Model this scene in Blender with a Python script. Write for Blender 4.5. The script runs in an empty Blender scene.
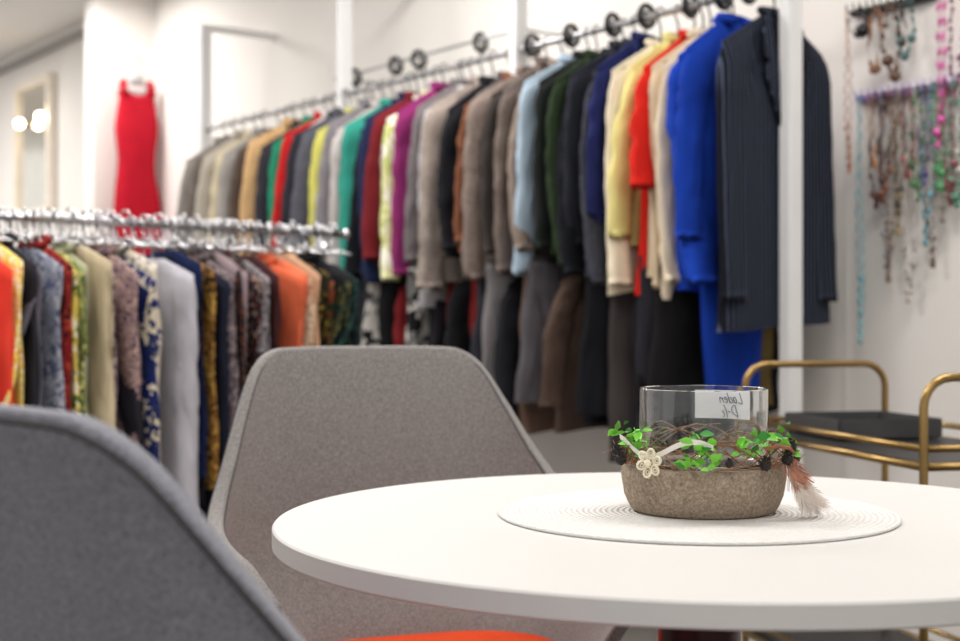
import bpy, bmesh, math, random
from mathutils import Vector, Matrix, noise as mn
random.seed(7)
S=bpy.context.scene
COL=S.collection
sin,cos,pi=math.sin,math.cos,math.pi

# ---------------------------------------------------------------- materials
def newmat(name):
    m=bpy.data.materials.new(name); m.use_nodes=True
    nt=m.node_tree; b=nt.nodes['Principled BSDF']
    return m,nt,b
def c4(c): return (c[0],c[1],c[2],1)
def srgb(r,g,b):
    f=lambda v:(v/255/12.92) if v/255<=0.04045 else ((v/255+0.055)/1.055)**2.4
    return (f(r),f(g),f(b))
def M(name,col,rough=.5,metal=0,noise=0.0,nscale=8,bump=0,bscale=60,trans=0,emit=0,coat=0,sheen=0):
    m,nt,b=newmat(name)
    b.inputs['Base Color'].default_value=c4(col)
    b.inputs['Roughness'].default_value=rough
    b.inputs['Metallic'].default_value=metal
    b.inputs['Transmission Weight'].default_value=trans
    b.inputs['Coat Weight'].default_value=coat
    b.inputs['Sheen Weight'].default_value=sheen
    if emit:
        b.inputs['Emission Color'].default_value=c4(col); b.inputs['Emission Strength'].default_value=emit
    tc=nt.nodes.new('ShaderNodeTexCoord')
    if noise:
        n=nt.nodes.new('ShaderNodeTexNoise'); n.inputs['Scale'].default_value=nscale; n.inputs['Detail'].default_value=5
        nt.links.new(tc.outputs['Object'],n.inputs['Vector'])
        r=nt.nodes.new('ShaderNodeValToRGB'); r.color_ramp.elements[0].position=.3; r.color_ramp.elements[1].position=.7
        r.color_ramp.elements[0].color=c4([max(0,x*(1-noise)) for x in col]); r.color_ramp.elements[1].color=c4([min(1,x*(1+noise)) for x in col])
        nt.links.new(n.outputs['Fac'],r.inputs['Fac']); nt.links.new(r.outputs['Color'],b.inputs['Base Color'])
    if bump:
        n=nt.nodes.new('ShaderNodeTexNoise'); n.inputs['Scale'].default_value=bscale; n.inputs['Detail'].default_value=4
        nt.links.new(tc.outputs['Object'],n.inputs['Vector'])
        bp=nt.nodes.new('ShaderNodeBump'); bp.inputs['Strength'].default_value=bump; bp.inputs['Distance'].default_value=.003
        nt.links.new(n.outputs['Fac'],bp.inputs['Height']); nt.links.new(bp.outputs['Normal'],b.inputs['Normal'])
    return m
_fc={}
def fabric(col,kind='plain',col2=None,col3=None,scale=22):
    key=(tuple(col),kind,tuple(col2) if col2 else None,tuple(col3) if col3 else None,scale)
    if key in _fc: return _fc[key]
    m,nt,b=newmat('fabric_'+kind)
    b.inputs['Roughness'].default_value=.95
    b.inputs['Specular IOR Level'].default_value=.2
    tc=nt.nodes.new('ShaderNodeTexCoord')
    mp=nt.nodes.new('ShaderNodeMapping'); nt.links.new(tc.outputs['Object'],mp.inputs['Vector'])
    mp.inputs['Location'].default_value=(random.random()*5,random.random()*5,random.random()*5)
    r=nt.nodes.new('ShaderNodeValToRGB'); E=r.color_ramp.elements
    if kind=='plain':
        n=nt.nodes.new('ShaderNodeTexNoise'); n.inputs['Scale'].default_value=9
        nt.links.new(mp.outputs[0],n.inputs['Vector']); nt.links.new(n.outputs['Fac'],r.inputs['Fac'])
        E[0].color=c4([x*.80 for x in col]); E[1].color=c4([min(1,x*1.14) for x in col])
    elif kind=='tweed':
        n=nt.nodes.new('ShaderNodeTexNoise'); n.inputs['Scale'].default_value=170; n.inputs['Detail'].default_value=3
        nt.links.new(mp.outputs[0],n.inputs['Vector']); nt.links.new(n.outputs['Fac'],r.inputs['Fac'])
        E[0].position=.35;E[1].position=.65
        E[0].color=c4([x*.7 for x in col]); E[1].color=c4([min(1,x*1.25) for x in col])
    elif kind in('stripe','hstripe'):
        w=nt.nodes.new('ShaderNodeTexWave'); w.inputs['Scale'].default_value=scale
        w.bands_direction='X' if kind=='stripe' else 'Z'
        nt.links.new(mp.outputs[0],w.inputs['Vector']); nt.links.new(w.outputs['Fac'],r.inputs['Fac'])
        if kind=='stripe': E[0].position=.84;E[1].position=.97
        else: E[0].position=.45;E[1].position=.55
        E[0].color=c4(col);E[1].color=c4(col2)
    else:
        n=nt.nodes.new('ShaderNodeTexNoise'); n.inputs['Scale'].default_value=scale*.7; n.inputs['Detail'].default_value=2
        nt.links.new(mp.outputs[0],n.inputs['Vector'])
        mx=nt.nodes.new('ShaderNodeMixRGB'); mx.inputs[0].default_value=.14
        nt.links.new(mp.outputs[0],mx.inputs[1]); nt.links.new(n.outputs['Color'],mx.inputs[2])
        v=nt.nodes.new('ShaderNodeTexVoronoi'); v.inputs['Scale'].default_value=scale
        nt.links.new(mx.outputs[0],v.inputs['Vector'])
        sp=nt.nodes.new('ShaderNodeSeparateColor'); nt.links.new(v.outputs['Color'],sp.inputs[0])
        nt.links.new(sp.outputs[0],r.inputs['Fac'])
        r.color_ramp.interpolation='CONSTANT'
        E[0].color=c4(col); E[0].position=0; E[1].position=.5; E[1].color=c4(col2)
        e=r.color_ramp.elements.new(.75); e.color=c4(col3 or col)
    nt.links.new(r.outputs['Color'],b.inputs['Base Color'])
    n2=nt.nodes.new('ShaderNodeTexNoise'); n2.inputs['Scale'].default_value=16; n2.inputs['Detail'].default_value=4; n2.inputs['Distortion'].default_value=.6
    try: n2.noise_type='RIDGED_MULTIFRACTAL'
    except Exception: pass
    mp2=nt.nodes.new('ShaderNodeMapping'); mp2.inputs['Scale'].default_value=(1.2,1.2,.42); nt.links.new(mp.outputs[0],mp2.inputs['Vector'])
    nt.links.new(mp2.outputs[0],n2.inputs['Vector'])
    bp=nt.nodes.new('ShaderNodeBump'); bp.inputs['Strength'].default_value=.75; bp.inputs['Distance'].default_value=.012
    nt.links.new(n2.outputs['Fac'],bp.inputs['Height']); nt.links.new(bp.outputs['Normal'],b.inputs['Normal'])
    _fc[key]=m
    return m

WHITE=M('painted_wall',srgb(234,230,225),.8,noise=.02,nscale=2,bump=.1)
CEIL=M('ceiling_paint',(.92,.91,.9),.9,noise=.01)
FLOORM=M('floor_vinyl',srgb(128,120,113),.45,noise=.12,nscale=5)
METALW=M('white_coated_metal',(.74,.74,.74),.35,noise=.02)
CHROME=M('chrome',(.6,.6,.62),.14,1,noise=.08)
BLACKP=M('black_plastic',(.012,.012,.013),.4,noise=.2)
BRASS=M('brass_tube',srgb(160,132,84),.30,1,noise=.12)
GREYM=M('grey_metal',(.42,.42,.43),.35,.8,noise=.05)

# ---------------------------------------------------------------- mesh helpers
def mk(name,bm,mat,parent=None,loc=(0,0,0),rot=(0,0,0),smooth=True,kind=None):
    me=bpy.data.meshes.new(name); bmesh.ops.recalc_face_normals(bm,faces=bm.faces[:]); bm.to_mesh(me); bm.free()
    if smooth:
        for p in me.polygons: p.use_smooth=True
    for m in (mat if isinstance(mat,(list,tuple)) else [mat]): me.materials.append(m)
    o=bpy.data.objects.new(name,me); COL.objects.link(o)
    o.location=loc; o.rotation_euler=rot
    if parent: o.parent=parent
    if kind: o['kind']=kind
    return o
def esplit(o,a=40): 
    md=o.modifiers.new('edge_split','EDGE_SPLIT'); md.split_angle=math.radians(a); return o
def empty(name,loc=(0,0,0),rotz=0):
    o=bpy.data.objects.new(name,None); COL.objects.link(o); o.location=loc; o.rotation_euler=(0,0,rotz); o.empty_display_size=.1
    return o
def tag(o,label,cat,group=None,kind=None):
    if label:o['label']=label
    if cat:o['category']=cat
    if group:o['group']=group
    if kind:o['kind']=kind
    return o
def tube(bm,pts,r,seg=8,closed=False,cap=True):
    pts=[Vector(p) for p in pts]; n=len(pts)
    rr=r if isinstance(r,(list,tuple)) else [r]*n
    T=[]
    for i in range(n):
        a=pts[(i-1)%n] if closed or i>0 else pts[i]; b=pts[(i+1)%n] if closed or i<n-1 else pts[i]
        t=(b-a); T.append(t.normalized() if t.length>1e-9 else Vector((0,0,1)))
    up=Vector((0,0,1)) if abs(T[0].z)<.9 else Vector((1,0,0))
    nrm=(up-T[0]*up.dot(T[0])).normalized(); rings=[]
    for i in range(n):
        nrm=(nrm-T[i]*nrm.dot(T[i])); nrm=nrm.normalized() if nrm.length>1e-6 else T[i].orthogonal().normalized()
        bn=T[i].cross(nrm)
        rings.append([bm.verts.new(pts[i]+(nrm*cos(2*pi*k/seg)+bn*sin(2*pi*k/seg))*rr[i]) for k in range(seg)])
    m=n if closed else n-1
    for i in range(m):
        A,B=rings[i],rings[(i+1)%n]
        for k in range(seg): bm.faces.new((A[k],A[(k+1)%seg],B[(k+1)%seg],B[k]))
    if cap and not closed:
        bm.faces.new(rings[0][::-1]); bm.faces.new(rings[-1])
def lathe(bm,prof,seg=64,center=(0,0,0),closed_prof=False):
    cx,cy,cz=center; rings=[]
    for r,z in prof:
        if r<1e-6: rings.append([bm.verts.new((cx,cy,cz+z))])
        else: rings.append([bm.verts.new((cx+r*cos(2*pi*k/seg),cy+r*sin(2*pi*k/seg),cz+z)) for k in range(seg)])
    L=len(rings)
    for i in range(L if closed_prof else L-1):
        A,B=rings[i],rings[(i+1)%L]
        for k in range(seg):
            k2=(k+1)%seg
            if len(A)==1 and len(B)==1: continue
            if len(A)==1: bm.faces.new((A[0],B[k],B[k2]))
            elif len(B)==1: bm.faces.new((A[k],A[k2],B[0]))
            else: bm.faces.new((A[k],A[k2],B[k2],B[k]))
def rbox(name,c,s,mat,parent=None,rz=0,bev=.004,kind=None):
    bm=bmesh.new(); bmesh.ops.create_cube(bm,size=1,matrix=Matrix.Diagonal((s[0],s[1],s[2],1)))
    if bev: bmesh.ops.bevel(bm,geom=bm.edges[:],offset=bev,segments=2,affect='EDGES')
    return mk(name,bm,mat,parent,c,(0,0,rz),smooth=False,kind=kind)
def ball(bm,c,r,sub=1,sc=(1,1,1)):
    bmesh.ops.create_icosphere(bm,subdivisions=sub,radius=r,matrix=Matrix.Translation(c)@Matrix.Diagonal((sc[0],sc[1],sc[2],1)))
def sm(x): x=max(0,min(1,x)); return x*x*(3-2*x)
def interp(tab,s):
    n=len(tab)-1; f=max(0,min(.99999,s))*n; i=int(f); t=f-i
    g=lambda k:tab[max(0,min(n,k))]
    p0,p1,p2,p3=g(i-1),g(i),g(i+1),g(i+2)
    return tuple(.5*((2*b)+(-a+c)*t+(2*a-5*b+4*c-d)*t*t+(-a+3*b-3*c+d)*t**3) for a,b,c,d in zip(p0,p1,p2,p3))

# ---------------------------------------------------------------- camera
cam=bpy.data.cameras.new('camera'); co=bpy.data.objects.new('camera',cam); COL.objects.link(co)
co.location=(0,0,.967); co.rotation_euler=(pi/2,0,0)
cam.lens=52.6; cam.sensor_width=36; cam.clip_start=.05
cam.dof.use_dof=True; cam.dof.focus_distance=1.53; cam.dof.aperture_fstop=5.0
S.camera=co

# ---------------------------------------------------------------- room
RA=math.atan2(.588,.809)
def R(t,off=0,z=0): return Vector((.728-.588*t+.809*off,3.65+.809*t+.588*off,z))
def wallbox(name,t0,t1,o0,o1,z0,z1,mat,kind=None,parent=None,bev=0):
    c=R((t0+t1)/2,(o0+o1)/2,(z0+z1)/2)
    return rbox(name,c,(abs(o1-o0),abs(t1-t0),z1-z0),mat,parent,RA,bev,kind)
HC=2.80
wallbox('wall_back',-4,14,.35,.47,0,HC,WHITE,'structure')
wallbox('wall_pillar',4.75,4.88,.0,.35,0,HC,WHITE,'structure')
wallbox('baseboard_back',-4,4.75,.335,.35,0,.08,METALW,'structure')
wallbox('trim_1',4.88,14,.32,.35,2.70,2.745,M('trim_grey',(.34,.33,.32),.6,noise=.05),'structure')
rbox('floor',(0,5,-.05),(16,20,.1),FLOORM,bev=0,kind='structure')
rbox('ceiling',(0,6,HC+.05),(16,20,.1),CEIL,bev=0,kind='structure')

# ---------------------------------------------------------------- garments
HANG_DARK=M('hanger_black',(.02,.02,.02),.35,noise=.1)
def hanger_mesh(bm,w,drop,hookh,rw=.0028,arm=.005):
    tube(bm,[(-w,0,-drop-.006),(-w*.5,0,-drop*.4-.006),(-.02,0,-.006),(0,0,.0),(.02,0,-.006),(w*.5,0,-drop*.4-.006),(w,0,-drop-.006)],arm,6)
    r=.0165
    pts=[(0,0,-.003),(0,0,hookh-.04),(-.008,0,hookh-.022)]+[(r*cos(pi*1.15-k*pi*1.25/8),0,hookh+r*sin(pi*1.15-k*pi*1.25/8)) for k in range(9)]
    tube(bm,pts,rw,6)
def hanger(parent,w,drop,mat,hookh=.09,rw=.0028,arm=.004):
    bm=bmesh.new(); hanger_mesh(bm,w,drop,hookh,rw,arm)
    return mk('hanger',bm,mat,parent)
def cloth_tube(bm,wf,thf,topf,length,seed,nseg=36,nring=20,fold=.01,hem=.006,xp=.8,crease=.006):
    rnd=random.Random(seed); ph=[rnd.random()*6.28 for _ in range(5)]; k1=rnd.uniform(22,36); k2=rnd.uniform(50,75); tilt=rnd.uniform(-.10,.10)
    rings=[]
    for j in range(nring+1):
        v=j/nring; ring=[]
        for i in range(nseg):
            a=2*pi*i/nseg; cx,sy=cos(a),sin(a); w=wf(v); t=thf(v)
            x=w*math.copysign(abs(cx)**xp,cx); y=t*math.copysign(abs(sy)**.7,sy)
            y+=fold*sm(v*1.6)*(sin(k1*x+ph[0]+v*2.0)+.5*sin(k2*x+ph[1]-v*3))*(.9 if abs(cx)<.95 else .4)
            y+=fold*.35*sin(9*v+ph[2]+x*12)
            n1=mn.noise(Vector((x*9,v*3,seed*1.7+(3 if sy>0 else 0)))); n2=mn.noise(Vector((x*22,v*6,seed*2.3+(5 if sy>0 else 0))))
            y+=crease*sm(v*5)*(n1+.5*n2)
            x+=sm(v*5)*(.012*mn.noise(Vector((v*3,cx*1.5,seed*.9))))
            z0=topf(x,w)
            z=z0*(1-v)+(-length+hem*sin(20*x+ph[3])+tilt*x)*v
            ring.append(bm.verts.new((x,y,z)))
        rings.append(ring)
    for j in range(nring):
        A,B=rings[j],rings[j+1]
        for i in range(nseg): bm.faces.new((A[i],A[(i+1)%nseg],B[(i+1)%nseg],B[i]))
    A=rings[0]; h=nseg//2
    for i in range(0,h):
        a,b,c,d=A[i],A[i+1],A[(nseg-i-1)%nseg],A[(nseg-i)%nseg]
        f=[a,b]+([c] if c not in(a,b) else [])+([d] if d not in(a,b) else [])
        if len(f)>2:
            try: bm.faces.new(f)
            except ValueError: pass
def garment(name,loc,rot,mat,length=.66,w=.19,th=.035,sleeve=.56,lapel=False,hookh=.075,hmat=None,hemw=None,seed=0,label='',cat='',group='',shr=.055,collar=True,drop=.07,crease=.006,hw=None,rw=.0028,arm=.004,outw=None,flat=.40,neat=False):
    bm=bmesh.new(); neck=.045; hemw=hemw or w*1.08
    wf=lambda v:w*(1-.10*sm(v/.25))+(hemw-w*.90)*v
    thf=lambda v:.006+(th-.006)*sm(v/.3)+.004*v
    tf=lambda x,ww:-drop*max(0,(abs(x)-neck)/(ww-neck))
    cloth_tube(bm,wf,thf,tf,length,seed,fold=th*(.04 if neat else .22),crease=crease,hem=.002 if neat else .006)
    o=mk(name,bm,mat,None,loc,(0,0,rot)); tag(o,label,cat,group)
    rnd=random.Random(seed+5)
    if sleeve:
        for sd in(-1,1):
            bm=bmesh.new(); rings=[]; nr=26; sw=rnd.uniform(-.075,.012); ph=rnd.random()*6; so=rnd.uniform(-.028,.016); SG=16; kn=rnd.uniform(-.018,.006)
            ow=outw if outw is not None else rnd.uniform(.04,.085)
            if neat: sw=-.02; so=0; kn=0
            for j in range(nr+1):
                s=j/nr
                r=(shr*(.90 if j==0 else .98 if j==1 else 1)*(1-.34*s))*(1+(.0 if neat else .03)*sin(s*22+ph))
                ry=min(r*flat,th*.70)*(.35 if j==0 else .7 if j==1 else 1)*(1.0+.06*sin(s*17+ph))
                cx=sd*(w-.045+ow*s-.012*s*s)+so*s-sd*kn*sin(s*pi); cz=-drop+.010-s*sleeve; cy=sw*s*s-.004
                ring=[]
                for k in range(SG):
                    ca,sa=cos(2*pi*k/SG),sin(2*pi*k/SG)
                    ca_=math.copysign(abs(ca)**.75,ca); sa_=math.copysign(abs(sa)**.75,sa)
                    rid=1-abs(mn.noise(Vector((ca*1.6+seed,sa*1.6+sd*3+s*5,s*14))))*2
                    d=1+sm(s*4)*(.3 if neat else 1)*(.12*mn.noise(Vector((ca*1.3+seed,sa*1.3+sd*3,s*7)))+.09*(rid-.6))
                    ring.append(bm.verts.new((cx+r*ca_*d,cy+ry*sa_*(1+(d-1)*3),cz-sd*ca*(drop/(w-neck))*r*(1-sm(s*2.2))*1.05)))
                rings.append(ring)
            for j in range(nr):
                for k in range(SG): bm.faces.new((rings[j][k],rings[j][(k+1)%SG],rings[j+1][(k+1)%SG],rings[j+1][k]))
            bm.faces.new(rings[0])
            cuff=[bm.verts.new((v.co.x,v.co.y,v.co.z+.02)) for v in rings[-1]]
            for k in range(SG): bm.faces.new((rings[-1][k],rings[-1][(k+1)%SG],cuff[(k+1)%SG],cuff[k]))
            bm.faces.new(cuff)
            mk('sleeve',bm,mat,o)
    if collar:
        bm=bmesh.new(); pts=[];yo=-(th*1.15+(.009 if neat else .006))
        n=14
        for k in range(n+1):
            a=-pi*.5+.35+(2*pi-.7)*k/n
            pts.append((.05*cos(a),.016*sin(a)+(yo*.35 if sin(a)<-.6 else 0),.008+.018*sin(a)*.6))
        tube(bm,pts,[.010]*len(pts),6)
        if lapel:
            for sd in(-1,1):
                P=[(sd*.045,yo+.02,.008),(sd*.07,yo+.014,-.022),(sd*.088,yo,-.11),(sd*.065,yo-.002,-.125),(sd*.085,yo-.002,-.145),(sd*.012,yo-.006,-.34),(sd*.002,yo-.004,-.33),(sd*.03,yo,-.15)]
                vs=[bm.verts.new(p) for p in P]; ws=[bm.verts.new((p[0],p[1]+.006,p[2])) for p in P]
                bm.faces.new(vs); bm.faces.new(ws[::-1])
                for i in range(len(P)):
                    j=(i+1)%len(P); bm.faces.new((vs[i],vs[j],ws[j],ws[i]))
        mk('collar',bm,mat,o)
    hanger(o,hw or w*.8,drop*.8,hmat or HANG_DARK,hookh,rw,arm)
    return o
def trousers(name,loc,rot,mat,length=.42,w=.16,th=.03,flare=1.0,seed=0,label='',cat='',group='',hookh=.07):
    bm=bmesh.new()
    cloth_tube(bm,lambda v:w*(1+(flare-1)*v),lambda v:.014+(th-.014)*sm(v/.3),lambda x,ww:-.01,length,seed,nseg=32,nring=16,fold=th*.28,xp=.55,crease=.014)
    o=mk(name,bm,mat,None,loc,(0,0,rot)); tag(o,label,cat,group)
    bm=bmesh.new()
    tube(bm,[(-w*.95,0,-.004),(w*.95,0,-.004)],.0055,6)
    pts=[(0,0,-.003),(0,0,hookh-.04),(-.008,0,hookh-.022)]+[(.0165*cos(pi*1.15-k*pi*1.25/8),0,hookh+.0165*sin(pi*1.15-k*pi*1.25/8)) for k in range(9)]
    tube(bm,pts,.0028,6)
    mk('hanger',bm,HANG_DARK,o)
    return o

# ---- wall rack
HR=1.83; HL=1.22
rack=empty('clothes_rack',R(1.5,0,0)); tag(rack,'long white wall-fixed metal clothes rack with two hanging rails','clothes rack')
def addR(name,t0,o0,z0,t1,o1,z1,r,mat,seg=12):
    bm=bmesh.new(); base=R(1.5,0,0)
    tube(bm,[R(t0,o0,z0)-base,R(t1,o1,z1)-base],r,seg); return mk(name,bm,mat,rack)
for t in(-.105,1.03,2.12,3.36):
    p=wallbox('post',t-.02,t+.02,-.025,.025,0,2.31,METALW,bev=.004)
    p.parent=rack; p.location=p.location-rack.location
    for z in(2.295,.35):
        a=wallbox('wall_arm',t-.015,t+.015,.02,.352,z-.015,z+.015,METALW,bev=.003); a.parent=rack; a.location=a.location-rack.location
addR('hanging_rail',-.1,0,HR,3.36,0,HR,.0095,GREYM)
addR('hanging_rail',-.1,0,HL,3.36,0,HL,.0095,GREYM)
addR('hanging_rail',1.22,.15,1.95,2.45,.15,1.95,.006,GREYM)
for t,z in((1.22,1.95),(2.43,1.95)):
    addR('rail_bracket',t,.15,z,t,.352,z,.006,GREYM,8)
for t,z,of in((.04,HR,0),(.13,HR,0),(.255,HR,0),(.43,HR,0),(.575,HR,0),(.765,HR,0),(.955,HR,0),(1.44,1.95,.15),(1.83,1.95,.15),(1.99,1.95,.15),(2.30,1.95,.15)):
    bm=bmesh.new(); r=.030
    tube(bm,[(r*cos(2*pi*k/24),.0,r*sin(2*pi*k/24)) for k in range(24)],.0085,8,closed=True)
    tube(bm,[(r*.60*cos(2*pi*k/20),.012,r*.60*sin(2*pi*k/20)-.004) for k in range(20)],.005,8,closed=True)
    o=mk('scarf_ring',bm,BLACKP,None,R(t,of,z+(.004 if of==0 else -.012)),(0,0,RA+.2+random.uniform(-.15,.15)))
    tag(o,'black plastic ring threaded on the upper rail','ring','black rings on the rail')

def s(*a): return srgb(*a)
G=[
(-.045,'jacket',fabric(s(19,21,30),'stripe',s(78,86,106),scale=22),.80,'navy pinstripe suit jacket with lapels',dict(w=.190,th=.032,sleeve=.66,shr=.060,rot=0,outw=.040,hemw=.205,neat=True,crease=.001)),
(.055,'dress',fabric(s(20,58,160)),.98,'royal blue long dress',dict(hemw=.09,sleeve=.50,shr=.06,w=.17,th=.028,rot=-.02,off=-.04)),
(.105,'coat',fabric(s(26,66,176)),.74,'royal blue coat',dict(sleeve=.60,shr=.078,th=.040,w=.195,rot=.02,hemw=.20,outw=.02)),
(.170,'blouse',fabric(s(222,206,180)),.68,'cream blouse',dict(sleeve=.58,rot=.03)),
(.208,'jacket',fabric(s(212,192,164)),.66,'beige jacket',dict(sleeve=.60,rot=.0)),
(.252,'blouse',fabric(s(208,36,26)),.72,'bright red blouse',dict(sleeve=.34,th=.028,w=.20,shr=.066,rot=.04)),
(.315,'jacket',fabric(s(224,214,140)),.58,'pale yellow jacket',dict(sleeve=.48,rot=.02)),
(.362,'jacket',fabric(s(226,214,188)),.66,'ivory jacket',dict(sleeve=.60,rot=.06)),
(.425,'jacket',fabric(s(30,36,84)),.52,'navy blue blazer',dict(sleeve=.42)),
(.485,'jacket',fabric(s(62,64,74),'tweed'),.66,'charcoal grey blazer',dict(sleeve=.60,shr=.066)),
(.54,'jacket',fabric(s(40,42,50)),.58,'dark grey blazer',dict(sleeve=.50)),
(.585,'jacket',fabric(s(26,28,33)),.62,'black blazer',dict(sleeve=.56)),
(.645,'jacket',fabric(s(40,54,34),'tweed'),.58,'dark green loden jacket',dict(sleeve=.55,shr=.066)),
(.695,'jacket',fabric(s(32,36,34)),.58,'dark olive blazer',dict(sleeve=.50)),
(.755,'shirt',fabric(s(170,190,206)),.60,'light blue shirt jacket',dict(sleeve=.58,shr=.058,w=.20,rot=.06)),
(.815,'jacket',fabric(s(136,122,112)),.58,'sand grey blazer',dict(sleeve=.48)),
(.87,'jacket',fabric(s(112,100,94),'tweed'),.64,'grey brown wool blazer',dict(sleeve=.56,w=.20,shr=.062)),
(.92,'jacket',fabric(s(60,54,52)),.58,'dark brown blazer',dict(sleeve=.50)),
(.972,'jacket',fabric(s(132,118,110),'tweed'),.66,'taupe wool blazer',dict(sleeve=.58,w=.220,shr=.075,th=.040,rot=.06)),
(1.04,'jacket',fabric(s(120,76,54)),.56,'rust brown jacket',dict(sleeve=.44)),
(1.09,'jacket',fabric(s(84,78,78)),.60,'grey blazer',dict(sleeve=.52)),
(1.14,'jacket',fabric(s(26,26,31)),.54,'black jacket',dict(sleeve=.46)),
(1.215,'jacket',fabric(s(150,138,130),'tweed'),.66,'grey tweed blazer',dict(sleeve=.60,w=.220,shr=.074,th=.040,rot=.10)),
(1.29,'jacket',fabric(s(174,172,174)),.70,'light grey blazer',dict(sleeve=.6)),
(1.335,'jacket',fabric(s(110,104,106),'tweed'),.60,'grey blazer',dict(sleeve=.52)),
(1.38,'blouse',fabric(s(38,28,42)),.58,'dark plum blouse',dict(sleeve=.5)),
(1.43,'jacket',fabric(s(128,40,96)),.62,'magenta jacket',dict(sleeve=.56)),
(1.50,'blouse',fabric(s(216,214,166),'floral',s(186,194,124),s(232,228,212),30),.64,'pale lime patterned blouse',dict(sleeve=.56)),
(1.555,'jacket',fabric(s(196,190,180)),.60,'off-white jacket',dict(sleeve=.52)),
(1.60,'jacket',fabric(s(108,28,34)),.6,'maroon jacket',dict(sleeve=.50)),
(1.65,'jacket',fabric(s(30,38,70)),.66,'navy jacket',dict(sleeve=.58)),
(1.71,'jacket',fabric(s(24,26,32)),.58,'black jacket',dict(sleeve=.52)),
(1.77,'blouse',fabric(s(50,142,126)),.60,'teal blouse',dict(sleeve=.54)),
(1.85,'jacket',fabric(s(184,176,174)),.72,'pale grey jacket',dict(sleeve=.62,shr=.070,w=.210)),
(1.91,'jacket',fabric(s(120,116,120),'tweed'),.62,'grey melange jacket',dict(sleeve=.56)),
(1.96,'blouse',fabric(s(176,176,172)),.64,'light grey blouse',dict(sleeve=.6)),
(2.02,'blouse',fabric(s(196,192,100)),.6,'yellow green blouse',dict(sleeve=.55)),
(2.09,'jacket',fabric(s(86,86,96),'tweed'),.70,'mid grey blazer',dict(sleeve=.6)),
(2.14,'jacket',fabric(s(44,44,52)),.62,'charcoal jacket',dict(sleeve=.56)),
(2.19,'blouse',fabric(s(210,204,202)),.63,'white blouse',dict(sleeve=.58)),
(2.26,'jacket',fabric(s(188,30,34)),.66,'red jacket',dict(sleeve=.6,w=.2)),
(2.34,'jacket',fabric(s(38,138,106)),.70,'emerald green jacket',dict(sleeve=.6)),
(2.42,'blouse',fabric(s(54,52,60)),.63,'dark grey blouse',dict(sleeve=.58)),
(2.50,'jacket',fabric(s(210,172,124)),.66,'camel jacket',dict(sleeve=.6)),
(2.59,'jacket',fabric(s(142,120,100),'tweed'),.70,'brown tweed jacket',dict(sleeve=.6)),
(2.68,'jacket',fabric(s(90,76,68)),.66,'dark taupe jacket',dict(sleeve=.6)),
(2.77,'jacket',fabric(s(160,156,152)),.64,'grey jacket',dict(sleeve=.6)),
(2.86,'jacket',fabric(s(214,202,172)),.66,'cream jacket',dict(sleeve=.6)),
(2.95,'jacket',fabric(s(184,176,164)),.64,'beige blazer',dict(sleeve=.6)),
(3.04,'jacket',fabric(s(116,108,102),'tweed'),.66,'taupe grey blazer',dict(sleeve=.6)),
(3.13,'jacket',fabric(s(150,144,138)),.66,'stone grey blazer',dict(sleeve=.6)),
]
rg=random.Random(21)
for i,(t,nm,mt,L,desc,op) in enumerate(G):
    op=dict(op); th=op.pop('th',.024); r_=rg.uniform(-.13,.18); ro=op.pop('rot',r_); of=op.pop('off',rg.uniform(-.015,.015))
    if 'w' not in op: op['w']=.19+((i*37)%11-5)*.0025
    dz=rg.uniform(-.020,.012); hk=.080-dz
    garment(nm,R(t+(rg.uniform(-.010,.010) if i>8 else 0),of,HR-hk),RA+ro,mt,length=L+rg.uniform(-.04,.03)*(i>1),th=th,seed=i*13+1,hookh=hk,drop=rg.uniform(.078,.105),lapel=(nm in('jacket','coat')),
        label=desc+' hanging on the wall rack',cat='garment' if nm not in('dress','coat') else nm,group='garments on the upper rail',**op)
LC=[(s(104,88,48),'olive gold'),(s(22,21,24),'black'),(s(44,43,50),'charcoal'),(s(20,20,24),'black'),(s(66,60,60),'dark grey'),(s(24,24,29),'black'),(s(30,32,42),'midnight'),(s(78,62,54),'dark brown'),
(s(28,26,30),'black'),(s(90,86,90),'grey'),(s(110,88,76),'cocoa brown'),(s(28,28,33),'black'),(s(134,130,132),'mid grey'),(s(48,48,56),'slate'),(s(122,34,34),'brick red'),(s(24,24,28),'black'),(s(134,38,38),'maroon'),
(s(32,29,36),'black'),(s(190,186,180),'white'),(s(120,32,36),'dark red'),(s(22,22,24),'black'),(s(180,176,170),'off-white'),(s(36,36,44),'dark'),(s(90,82,50),'olive'),(s(34,40,58),'navy'),(s(120,108,100),'taupe'),(s(42,38,42),'dark')]
tt=.07; i=0
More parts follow.
